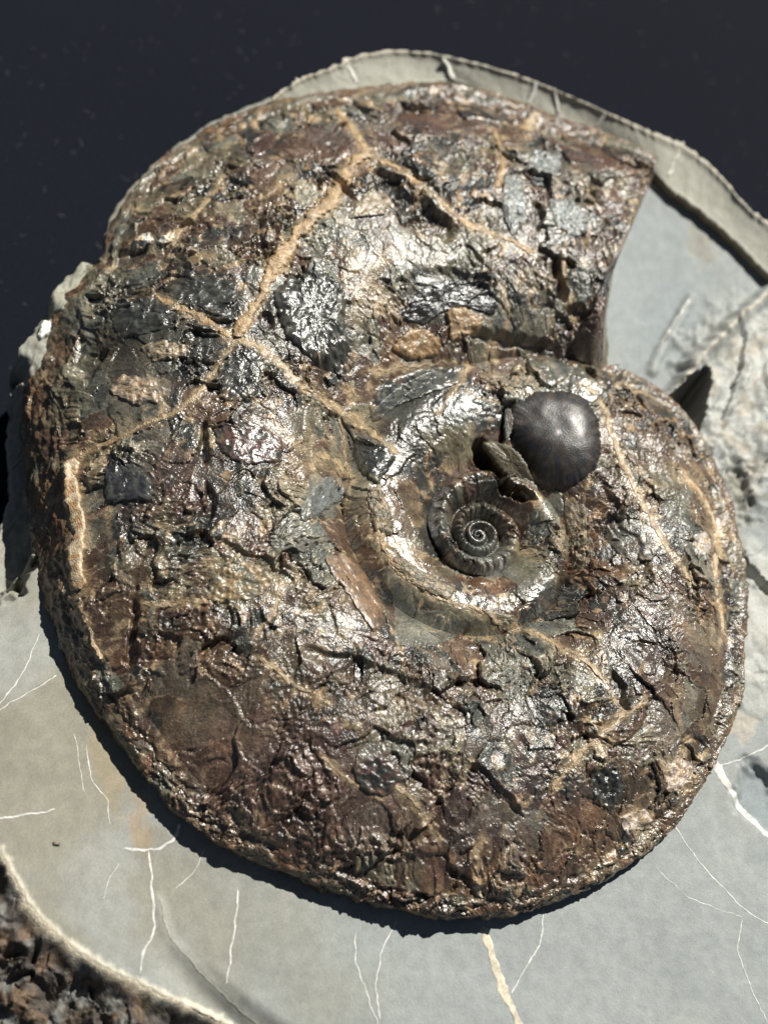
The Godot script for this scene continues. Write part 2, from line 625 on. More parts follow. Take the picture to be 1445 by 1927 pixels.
# ---------------------------------------------------------------- materials
func noise_texture(sd: int, freq: float, oct: int, kind := FastNoiseLite.TYPE_SIMPLEX_SMOOTH, fractal := FastNoiseLite.FRACTAL_FBM, lo := 0.0, hi := 1.0, size := 1024) -> NoiseTexture2D:
	var t := NoiseTexture2D.new()
	t.width = size
	t.height = size
	t.seamless = true
	t.noise = noise(sd, freq, oct, kind, fractal)
	var ramp := Gradient.new()
	ramp.set_color(0, Color(lo, lo, lo))
	ramp.set_color(1, Color(hi, hi, hi))
	t.color_ramp = ramp
	return t

func material(rough: float, spec: float, bump_cm: float, bump: Texture2D, rough_map: Texture2D, coat := 0.0) -> StandardMaterial3D:
	var m := StandardMaterial3D.new()
	m.vertex_color_use_as_albedo = true
	m.roughness = rough
	m.metallic_specular = spec
	if rough_map:
		m.roughness_texture = rough_map
	if bump:
		m.heightmap_enabled = true
		m.heightmap_texture = bump
		m.heightmap_scale = bump_cm
	if coat > 0.0:
		m.clearcoat_enabled = true
		m.clearcoat = coat
		m.clearcoat_roughness = 0.26
	return m

# ---------------------------------------------------------------- scene
func _ready() -> void:
	var t0 := Time.get_ticks_msec()
	# camera
	var aim := Vector3(0.0, 8.0, 0.0)
	var back := Vector3(-0.17, 0.885, 0.43).normalized()
	eye = aim + back * 262.0
	axis_z = back
	axis_x = Vector3(0, 0, -1).cross(back).normalized()
	axis_y = back.cross(axis_x)
	var cam := Camera3D.new()
	cam.name = "camera"
	cam.fov = FOV
	cam.near = 0.01
	cam.far = 20.0
	cam.transform = Transform3D(Basis(axis_x, axis_y, axis_z), Vector3(eye.x, eye.y + FACE, eye.z) * MM)
	var lens := CameraAttributesPhysical.new()
	lens.frustum_focal_length = 24.0 / (2.0 * tan(deg_to_rad(FOV * 0.5)))
	lens.frustum_focus_distance = 0.252
	lens.frustum_near = 0.01
	lens.frustum_far = 20.0
	lens.exposure_aperture = 9.5
	cam.attributes = lens
	add_child(cam)
	cam.fov = FOV
	cam.current = true
	# sky and sun
	var env := Environment.new()
	env.background_mode = Environment.BG_SKY
	var sky := Sky.new()
	var sm := ProceduralSkyMaterial.new()
	sm.sky_top_color = Color(0.40, 0.46, 0.55)
	sm.sky_horizon_color = Color(0.58, 0.61, 0.63)
	sm.sky_curve = 0.12
	sm.ground_horizon_color = Color(0.30, 0.29, 0.27)
	sm.ground_bottom_color = Color(0.16, 0.15, 0.14)
	sm.sun_angle_max = 1.0
	sky.sky_material = sm
	env.sky = sky
	env.background_energy_multiplier = 0.28
	env.tonemap_mode = Environment.TONE_MAPPER_LINEAR
	env.tonemap_exposure = 1.75
	env.sdfgi_enabled = true
	env.ssao_enabled = true
	env.ssil_enabled = true
	var we := WorldEnvironment.new()
	we.name = "environment"
	we.environment = env
	add_child(we)
	var sun := DirectionalLight3D.new()
	sun.name = "sun"
	sun.light_energy = 1.5
	sun.light_color = Color(1.0, 0.985, 0.95)
	sun.light_angular_distance = 0.5
	sun.shadow_enabled = true
	var to_sun := Vector3(0.37, 0.81, -0.45).normalized()
	sun.basis = Basis.looking_at(-to_sun, Vector3.UP)
	add_child(sun)

	plan()
	print("plan ", Time.get_ticks_msec() - t0)
	build_cloth()
	var fossil := Node3D.new()
	fossil.name = "ammonite_fossil"
	fossil.set_meta("label", "glossy dark brown ammonite fossil set in pale grey stone with cream veins, on dark cloth")
	fossil.set_meta("category", "fossil")
	add_child(fossil)
	build_shell(fossil)
	print("shell ", Time.get_ticks_msec() - t0)
	build_stone(fossil)
	print("done ", Time.get_ticks_msec() - t0)

func plan() -> void:
	var rng := RandomNumberGenerator.new()
	rng.seed = 5
	seed_x.resize(SEEDS * SEEDS)
	seed_z.resize(SEEDS * SEEDS)
	seed_v.resize(SEEDS * SEEDS)
	for i in SEEDS * SEEDS:
		seed_x[i] = rng.randf()
		seed_z[i] = rng.randf()
		seed_v[i] = rng.randf()
	centre = at(897, 1008, 7.5)
	# seam: turn (0 right, .25 below, .5 left, .75 above), photo radius, height
	var ctrl := [[0.0, 5.0, 7.6], [0.5, 8.0, 7.6], [1.0, 18.0, 7.0], [1.5, 25.0, 6.9], [2.0, 38.0, 6.8], [2.25, 43.0, 6.8], [2.5, 49.0, 6.8], [2.75, 60.0, 6.8], [3.0, 80.0, 6.8], [3.25, 80.0, 7.0], [3.5, 92.0, 7.2], [3.75, 118.0, 7.5], [4.0, 168.0, 7.5], [4.25, 188.0, 8.5], [4.5, 240.0, 10.0], [4.75, 325.0, 10.5], [4.86, 392.0, 8.5]]
	var raw: Array[Vector2] = []
	var last := -1.0
	for c in ctrl:
		var a: float = c[0] * TAU
		var w := at(897 + cos(a) * c[1], 1008 + sin(a) * c[1], c[2]) - centre
		var t := fposmod(w.angle() / TAU, 1.0)
		t += roundf(c[0] - t)
		raw.append(Vector2(t, log(maxf(w.length(), 0.2))))
	seam_log.resize(PER * 6 + 1)
	crest_h.resize(PER * 6 + 1)
	seam_h.resize(PER * 6 + 1)
	var crest := [[0.0, 7.9], [1.0, 8.2], [2.0, 8.8], [3.0, 9.9], [3.5, 11.0], [3.9, 11.6], [4.2, 10.5], [4.5, 12.6], [4.75, 13.5], [4.86, 13.0], [5.0, 13.2], [5.25, 16.5], [5.5, 19.0], [5.75, 18.5], [5.9, 17.0]]
	var low := [[0.0, 7.4], [1.0, 7.2], [2.0, 7.0], [3.0, 7.2], [3.25, 7.9], [3.5, 7.9], [3.75, 8.0], [4.0, 7.8], [4.25, 8.4], [4.5, 9.2], [4.75, 10.4], [4.86, 9.0], [6.0, 9.0]]
	for i in PER * 6 + 1:
		var t := float(i) / PER
		var k := 1
		while k < raw.size() - 1 and raw[k].x < t:
			k += 1
		var a := raw[maxi(k - 2, 0)]
		var b := raw[k - 1]
		var c := raw[k]
		var d := raw[mini(k + 1, raw.size() - 1)]
		var s := clampf((t - b.x) / (c.x - b.x), 0.0, 1.0)
		seam_log[i] = lerpf(b.y, c.y, s) * 0.5 + 0.5 * cubic_interpolate(b.y, c.y, a.y, d.y, s)
		crest_h[i] = lin(crest, t)
		seam_h[i] = lin(low, t)
	# outer edge of the shell, and the way in from it to the shoulder of the last whorl
	var edge := "75,1150 64,1080 62,1000 52,900 42,800 50,700 90,620 145,545 196,480 205,432 240,370 320,290 420,230 520,190 640,170 760,158 870,160 940,180 1010,205 1100,240 1180,272 1242,303 1205,385 1173,455 1148,520 1136,600 1141,692 1162,692 1240,730 1300,790 1350,880 1390,1000 1405,1100 1402,1200 1390,1330 1350,1420 1290,1530 1180,1630 1060,1690 960,1720 820,1725 700,1700 560,1650 420,1590 340,1530 230,1400 150,1290"
	var shoulder := func(q: Vector2) -> float:
		if q.x > 1130 and q.y < 690: return 7.0
		if q.x > 1100 and q.y < 900: return 22.0
		if q.x > 1100: return 42.0
		if q.y > 600: return lerpf(lerpf(106.0, 72.0, smoothstep(800.0, 960.0, q.y)), 42.0, smoothstep(1450.0, 1700.0, q.y))
		return 34.0
	var top_h := func(q: Vector2) -> float:
		if q.x > 1130 and q.y < 690: return 9.0
		if q.x > 1100: return 5.4
		if q.y > 500: return lerpf(8.5, 6.0, smoothstep(1050.0, 1530.0, q.y))
		return 8.0
	var foot_h := func(q: Vector2) -> float:
		if q.x < 215 and q.y > 560: return lerpf(-4.0, 2.8, smoothstep(1120.0, 1350.0, q.y))
		return 2.8 if q.y > 500 else 4.0
	rim_foot = outline(edge, foot_h, func(_q): return 0.0)
	rim_foot_h = heights(edge, foot_h)
	rim_top = outline(edge, top_h, shoulder)
	rim_top_h = heights(edge, top_h)
	for i in 1440:
		rim_top[i] = minf(rim_top[i], rim_foot[i] - 0.35)
	stone_edge = outline("545,168 640,135 720,112 860,125 1010,175 1150,225 1290,285 1400,395 1500,490 1720,760 1800,1200 1800,1700 1600,2150 1200,2250 800,2200 560,2040 430,1927 330,1885 250,1850 170,1806 110,1765 60,1715 25,1655 -2,1600 -120,1450 -200,1300 -150,1110 -30,1000 0,940 18,880 10,780 18,690 78,605 150,512 196,480 200,428 235,362 314,284 414,222 510,180", func(_q): return 0.0, func(_q): return 0.0)
	paint_shell()
	paint_stone()

# patches of colour and hollows that the shell has: x, y, half width, half height, turn in degrees, then colour
func paint_shell() -> void:
	var names := {"c": CHAR, "b": BROWN, "p": PLUM, "o": OLIVE, "r": RUST, "t": TAN, "e": CREAM, "s": SLATE, "w": WHITE}
	var spots := "380,640,170,110,-20,c,.8 300,560,110,60,-30,c,.7 250,740,80,60,0,s,.5 590,600,80,110,20,c,.8 700,520,90,60,30,o,.7 690,560,50,90,0,t,.6 800,500,140,40,20,o,.7 820,560,110,40,15,c,.8 880,460,60,40,30,o,.6 620,260,120,60,-15,p,.8 520,300,90,60,-30,p,.7 400,310,90,50,-35,o,.6 360,290,60,40,-35,t,.35 270,390,60,40,-40,o,.7 260,470,70,40,0,o,.7 200,540,60,50,-40,o,.6 560,370,60,40,-30,t,.5 800,230,100,50,10,p,.8 860,270,70,60,30,c,.7 1100,300,80,60,20,p,.8 1180,310,40,40,0,r,.4 1030,320,90,90,0,s,.5 1000,420,80,60,0,s,.4 1060,520,70,80,0,c,.6 1100,620,50,60,0,p,.7 1000,650,120,25,0,b,.9 780,690,70,40,0,r,.4 130,720,60,120,5,o,.7 110,950,30,140,0,r,.8 120,1090,50,70,0,r,.5 170,900,20,100,0,t,.5 240,980,60,80,0,c,.6 330,900,130,80,0,p,.6 450,930,80,60,0,c,.5 560,880,60,80,0,t,.35 620,860,40,70,0,t,.5 500,800,60,50,0,p,.6 300,1040,90,70,0,o,.4 450,1100,80,50,-20,t,.4 350,1240,130,80,20,r,.4 450,1330,150,80,25,b,.8 380,1400,110,50,40,r,.5 330,1390,40,50,30,t,.4 600,1420,150,80,10,p,.7 700,1300,120,60,10,b,.6 560,1220,90,50,0,o,.4 700,1500,150,60,10,b,.7 600,1560,120,40,20,r,.4 900,1380,120,80,0,s,.35 1000,1320,110,70,-20,c,.5 850,1270,130,35,10,b,.7 1160,1500,110,80,-40,b,.6 1100,1570,110,40,-20,r,.45 1200,1560,70,40,-30,t,.35 1270,1440,60,60,-50,t,.35 1330,1300,50,90,15,b,.8 1250,1350,80,60,0,p,.6 1310,1150,60,90,10,r,.35 1350,1010,35,80,10,t,.55 1200,1180,90,120,0,c,.5 1100,1030,50,110,0,r,.6 1140,940,40,60,0,b,.7 1250,850,70,90,-30,b,.6 1310,900,50,70,-20,t,.35 1280,990,60,70,0,s,.4 1180,730,60,40,30,t,.5 1220,780,50,30,40,b,.6 950,1600,80,60,0,b,.6 820,1640,160,40,5,r,.4 300,620,170,120,-20,c,.7 480,620,120,110,0,c,.7 240,900,70,90,0,c,.6 230,720,90,90,0,c,.6 500,1480,260,110,25,p,.55 900,1540,260,90,0,p,.5 1250,1150,90,160,0,p,.4 780,230,180,60,0,p,.5 1000,1660,110,30,-10,r,.45 500,1620,120,25,22,r,.4"
	for s in spots.split(" "):
		var v := s.split(",")
		var p := on_shell(v[0].to_float(), v[1].to_float())
		blob(shell_field, p, v[2].to_float() * 0.1, v[3].to_float() * 0.105, deg_to_rad(v[4].to_float()), names[v[5]], v[6].to_float(), 0.0, 0.0, 0.6, 7.0)
	for q in [[800, 470, 130, 60, 15], [680, 570, 50, 80, 0], [900, 600, 70, 30, 10], [760, 400, 60, 50, 30], [300, 590, 120, 60, -15], [620, 1100, 50, 70, -30], [660, 830, 50, 90, 20], [330, 1330, 110, 60, 20], [1250, 880, 60, 80, -30], [420, 870, 60, 40, 0]]:
		blob(shell_field, on_shell(q[0], q[1]), q[2] * 0.1, q[3] * 0.105, deg_to_rad(q[4]), OLIVE, 0.15, 0.0, 0.55, 0.7, 5.0)
	var inner := "800,770,120,70,-20,c,.95 750,850,70,70,0,c,.8 700,950,50,60,0,t,.4 680,880,40,60,0,o,.5 760,960,50,70,0,b,.8 800,1080,80,50,30,b,.7 960,720,70,25,0,t,.5 860,830,60,40,-20,o,.8 830,1130,110,30,25,o,.8 760,1050,40,60,0,t,.35 1030,1120,50,40,0,c,.7 1055,1040,25,60,0,c,.7 900,1000,90,80,0,c,.8 950,960,40,50,0,b,.6 935,1045,60,50,0,s,.9 830,980,30,50,0,s,.6 880,1080,70,20,0,s,.5 930,1100,50,15,0,r,.4 840,930,40,40,0,c,.8 980,1060,40,40,0,o,.6"
	for s in inner.split(" "):
		var v := s.split(",")
		var p := on_shell(v[0].to_float(), v[1].to_float())
		blob(shell_field, p, v[2].to_float() * 0.095, v[3].to_float() * 0.1, deg_to_rad(v[4].to_float()), names[v[5]], v[6].to_float(), 0.0, 0.6, 0.6, 2.0)
	# hollows and breaks: x, y, half width, half height, turn, depth
	var hollows := "790,400,90,35,32,1.6 730,340,40,22,40,1.6 1055,530,9,45,-10,2.2 1085,590,26,14,0,1.6 1010,400,8,40,0,1.2 240,480,40,22,0,1.2 385,840,9,40,-10,1.6 390,960,9,60,0,1.3 250,1200,8,50,0,1.4 1165,1300,40,10,60,1.5 930,1480,70,9,35,1.0 1130,1470,30,26,0,0.9 960,640,110,14,0,1.8 840,545,90,36,0,0.4 1110,700,12,22,0,2.0 470,1050,70,8,28,0.9 180,690,12,46,20,1.6 440,345,26,14,30,1.2 590,205,12,12,0,1.8 500,600,10,16,0,1.0 915,872,46,20,38,6.5 965,918,50,14,30,4.5 955,790,9,40,8,3.0 870,520,60,10,10,0.7 640,240,9,26,35,1.5 640,345,8,40,-30,1.6 700,1270,130,22,18,1.0 1180,1010,14,120,-22,0.5 680,1110,8,90,-35,0.8 350,420,12,10,0,1.5"
	for s in hollows.split(" "):
		var v := s.split(",")
		var p := on_shell(v[0].to_float(), v[1].to_float())
		blob(shell_field, p, v[2].to_float() * 0.095, v[3].to_float() * 0.1, deg_to_rad(v[4].to_float()), CHAR, 0.25, -v[5].to_float(), 0.0, 0.35, 1.2)

func paint_stone() -> void:
	var blue := Color(0.165, 0.195, 0.208)
	var pale := Color(0.35, 0.352, 0.325)
	var beige := Color(0.19, 0.183, 0.148)
	# x, y, half width, half height, turn, rise, roughness, colour
	var spots := [[1220, 540, 150, 230, 12, 0.0, 0.0, blue], [1320, 460, 60, 40, 40, -0.3, 0.2, beige], [1400, 760, 160, 270, 8, 3.0, 1.0, pale], [1420, 1180, 130, 200, 0, 1.0, 0.4, pale], [1318, 735, 10, 10, 28, -1.0, 0.0, pale], [1425, 1090, 15, 80, -38, -9.0, 0.0, pale], [1430, 1500, 50, 70, -30, -2.2, 0.0, blue], [1390, 930, 40, 60, 0, -1.6, 0.4, beige], [60, 1560, 150, 180, 0, 0.0, 0.0, beige], [200, 1450, 22, 110, -18, 0.0, 0.0, Color(0.23, 0.18, 0.105)], [265, 1560, 16, 70, -12, 0.0, 0.0, Color(0.25, 0.17, 0.085)], [1390, 1370, 50, 30, 0, 0.0, 0.2, Color(0.34, 0.31, 0.26)], [130, 560, 80, 60, -45, 3.0, 0.8, Color(0.24, 0.24, 0.19)], [70, 690, 50, 70, 5, 1.0, 0.6, Color(0.20, 0.20, 0.16)], [0, 900, 95, 240, 0, -10.0, 0.3, Color(0.22, 0.22, 0.19)]]
	for s in spots:
		var p := at(s[0], s[1], 0.0)
		blob(stone_field, p, s[2] * 0.1, s[3] * 0.105, deg_to_rad(s[4]), s[7], 0.75 if s[5] != 0.0 or s[6] > 0.0 else 0.5, s[5], s[6], 0.35 if s[5] < -6.0 else 0.55, 2.0 if s[6] == 0.0 else 4.0)
	# the dark gap in the broken stone
	var gap := PackedVector2Array()
	for q in pts("1248,756 1285,724 1330,690 1326,745 1318,800 1304,822 1290,796 1270,775"):
		gap.append(at(q.x, q.y, 2.0))
	for j in FZ:
		for i in range(FX / 2, FX):
			var p := Vector2(FX0 + i * CELL, FZ0 + j * CELL)
			if p.distance_squared_to(gap[3]) < 300.0:
				p += Vector2(warp_n.get_noise_2d(p.x * 3.0, p.y * 3.0), warp_m.get_noise_2d(p.x * 3.0, p.y * 3.0)) * 0.5
				if Geometry2D.is_point_in_polygon(p, gap):
					stone_field.h[j * FX + i] -= 15.0
	var ridge := PackedVector2Array()
	for q in pts("1470,525 1390,600 1330,660 1290,710 1255,752"):
		ridge.append(at(q.x, q.y, 2.0))
	stroke(stone_field, smooth_line(ridge, 1.5), 2.2, pale, 0.5, 2.6, 0.0, 1.0, 0.2)
	var cleft := PackedVector2Array()
	for q in pts("1300,560 1275,605 1248,650 1225,700"):
		cleft.append(at(q.x, q.y, 0.0))
	stroke(stone_field, smooth_line(cleft, 1.5), 1.6, pale, 0.3, 1.0, 0.0, 0.9, 0.3)
	# the trough beside the lower left edge, and the lip beyond it
	var trough := PackedVector2Array()
	for q in pts("278,1700 296,1768 348,1838 420,1905 500,1970 580,2040"):
		trough.append(at(q.x, q.y, 0.0))
	var run := smooth_line(trough, 1.2)
	for k in run.size():
		var share := float(k) / run.size()
		blob(stone_field, run[k], 3.4 + 2.4 * share, 3.4 + 2.4 * share, 0.0, beige, 0.12, -0.62 * smoothstep(0.0, 0.7, share), 0.0, 1.0, 0.2)
	var ledge := PackedVector2Array()
	for q in pts("300,1690 320,1760 380,1832 455,1905 560,1990"):
		ledge.append(at(q.x, q.y, 0.0))
	stroke(stone_field, smooth_line(ledge, 1.5), 1.5, pale, 0.35, 0.25, 0.0, 1.0, 0.2)
	var lip := PackedVector2Array()
	for q in pts("-2,1600 25,1655 60,1715 110,1765 170,1806 250,1850 330,1885 430,1927 560,2040"):
		lip.append(at(q.x, q.y, 0.0))
	stroke(stone_field, smooth_line(lip, 1.5), 1.15, Color(0.50, 0.46, 0.37), 0.95, 0.35, 0.0, 0.55, 0.5)

# ---------------------------------------------------------------- shell
func shell_sweep(from: float, turns: float, nu: int, nv: int, rough: float, wall: int, closed := false) -> ArrayMesh:
	var rows := nv + wall
	var pos := PackedVector3Array()
	pos.resize(nu * rows)
	var col := PackedColorArray()
	col.resize(nu * rows)
	for i in nu:
		var turn := from + turns * i / (nu if closed else nu - 1)
		var a := turn * TAU
		var dir := Vector2(cos(a), sin(a))
		var r0 := seam(turn - 1.0) if not closed else 0.0
		var r1 := loop_at(rim_top, turn) if wall > 1 else seam(turn)
		if wall > 1:
			r1 = maxf(r1, r0 + 0.05)
		var edge_h := 0.0
		for j in rows:
			var at_ := i * rows + j
			if j < nv:
				var s := float(j) / (nv - 1)
				var r := lerpf(r0, r1, s)
				var x := centre.x + dir.x * r
				var z := centre.y + dir.y * r
				var h := 0.0
				var q := rough
				if wall > 1:
					h = coil_profile(turn, s)
					h += 0.2 * sin(turn * TAU * 44.0 - s * 7.0 + 3.0 * n_warp.get_noise_2d(x * 0.3, z * 0.3)) * smoothstep(0.0, 0.3, n_amp.get_noise_2d(x * 1.3 - 90.0, z * 1.3)) * sin(s * PI)
					q = rough * (0.8 + 0.3 * smoothstep(0.0, 0.35, s))
				elif closed:
					var w := whorl(x, z)
					h = coil_profile(w.x, w.y)
					h += 0.22 * sin(w.x * TAU * 23.0 + w.y * 1.8 + 2.0 * n_lump.get_noise_2d(x, z)) * smoothstep(1.6, 2.8, w.x) * sin(w.y * PI)
					q = rough * smoothstep(0.5, 6.0, r)
				else:
					h = coil_profile(turn, s)
					h += 0.06 * sin(turn * TAU * 21.0 + s * 2.0 + 3.0 * n_lump.get_noise_2d(x * 0.6, z * 0.6)) * sin(s * PI)
				h += shell_relief(x, z, q)
				edge_h = h
				pos[at_] = Vector3(x, h, z)
				col[at_] = shell_colour(x, z)
			elif wall == 1:
				var r := r1 + 0.35
				pos[at_] = Vector3(centre.x + dir.x * r, edge_h - 0.8, centre.y + dir.y * r)
				col[at_] = col[at_ - 1]
			else:
				# the outer wall: from the shoulder over the bulge and down behind it
				var s := float(j - nv + 1) / wall
				var rf := loop_at(rim_foot, turn)
				var hs := loop_at(rim_top_h, turn)
				var hb := loop_at(rim_foot_h, turn)
				var foot := minf(-3.0, hb - 4.0)
				var bulge_s := 0.82
				var r: float
				var h: float
				if s < bulge_s:
					var k := s / bulge_s
					r = lerpf(r1, rf, 1.0 - pow(1.0 - k, 1.5))
					h = lerpf(hs, hb, pow(k, 1.05)) + (edge_h - hs) * (1.0 - smoothstep(0.0, 0.2, s))
				else:
					var k := (s - bulge_s) / (1.0 - bulge_s)
					r = rf - 1.6 * k * k
					h = lerpf(hb, foot, k)
				var x := centre.x + dir.x * r
				var z := centre.y + dir.y * r
				var fade := smoothstep(0.0, 0.18, s)
				var along := turn * 420.0
				var long := Vector2(rf - r1, edge_h - hb).length() * 1.9
				var d := n_wall.get_noise_3d(x * 0.7, h * 0.9, z * 0.7) * 0.7 * fade
				d += 0.16 * sin(s * 14.0 + n_warp.get_noise_2d(x * 0.4, z * 0.4) * 4.0) * fade
				var own := shell_relief(along, 300.0 + s * long, 0.8)
				d += own * fade
				pos[at_] = Vector3(x + dir.x * d * 0.6, h + 0.7 * d * (1.0 - s), z + dir.y * d * 0.6)
				var c := BROWN.lerp(RUST, smoothstep(-0.2, 0.4, n_tone2.get_noise_3d(x, h, z)))
				c = c.lerp(OLIVE, smoothstep(0.0, 0.35, n_tone.get_noise_3d(x * 2.0, h * 2.0, z * 2.0)))
				c = c.lerp(TAN, smoothstep(0.2, 0.5, n_tone2.get_noise_3d(x, h * 3.0 + 40.0, z)) * 0.6)
				var b := shell_colour(x, z)
				c = b.lerp(c, smoothstep(0.1, 0.6, s) * 0.6)
				col[at_] = c * (1.0 + 0.3 * n_grain.get_noise_3d(x, h, z))
	return grid_mesh(nu, rows, closed, pos, col, 22.0)

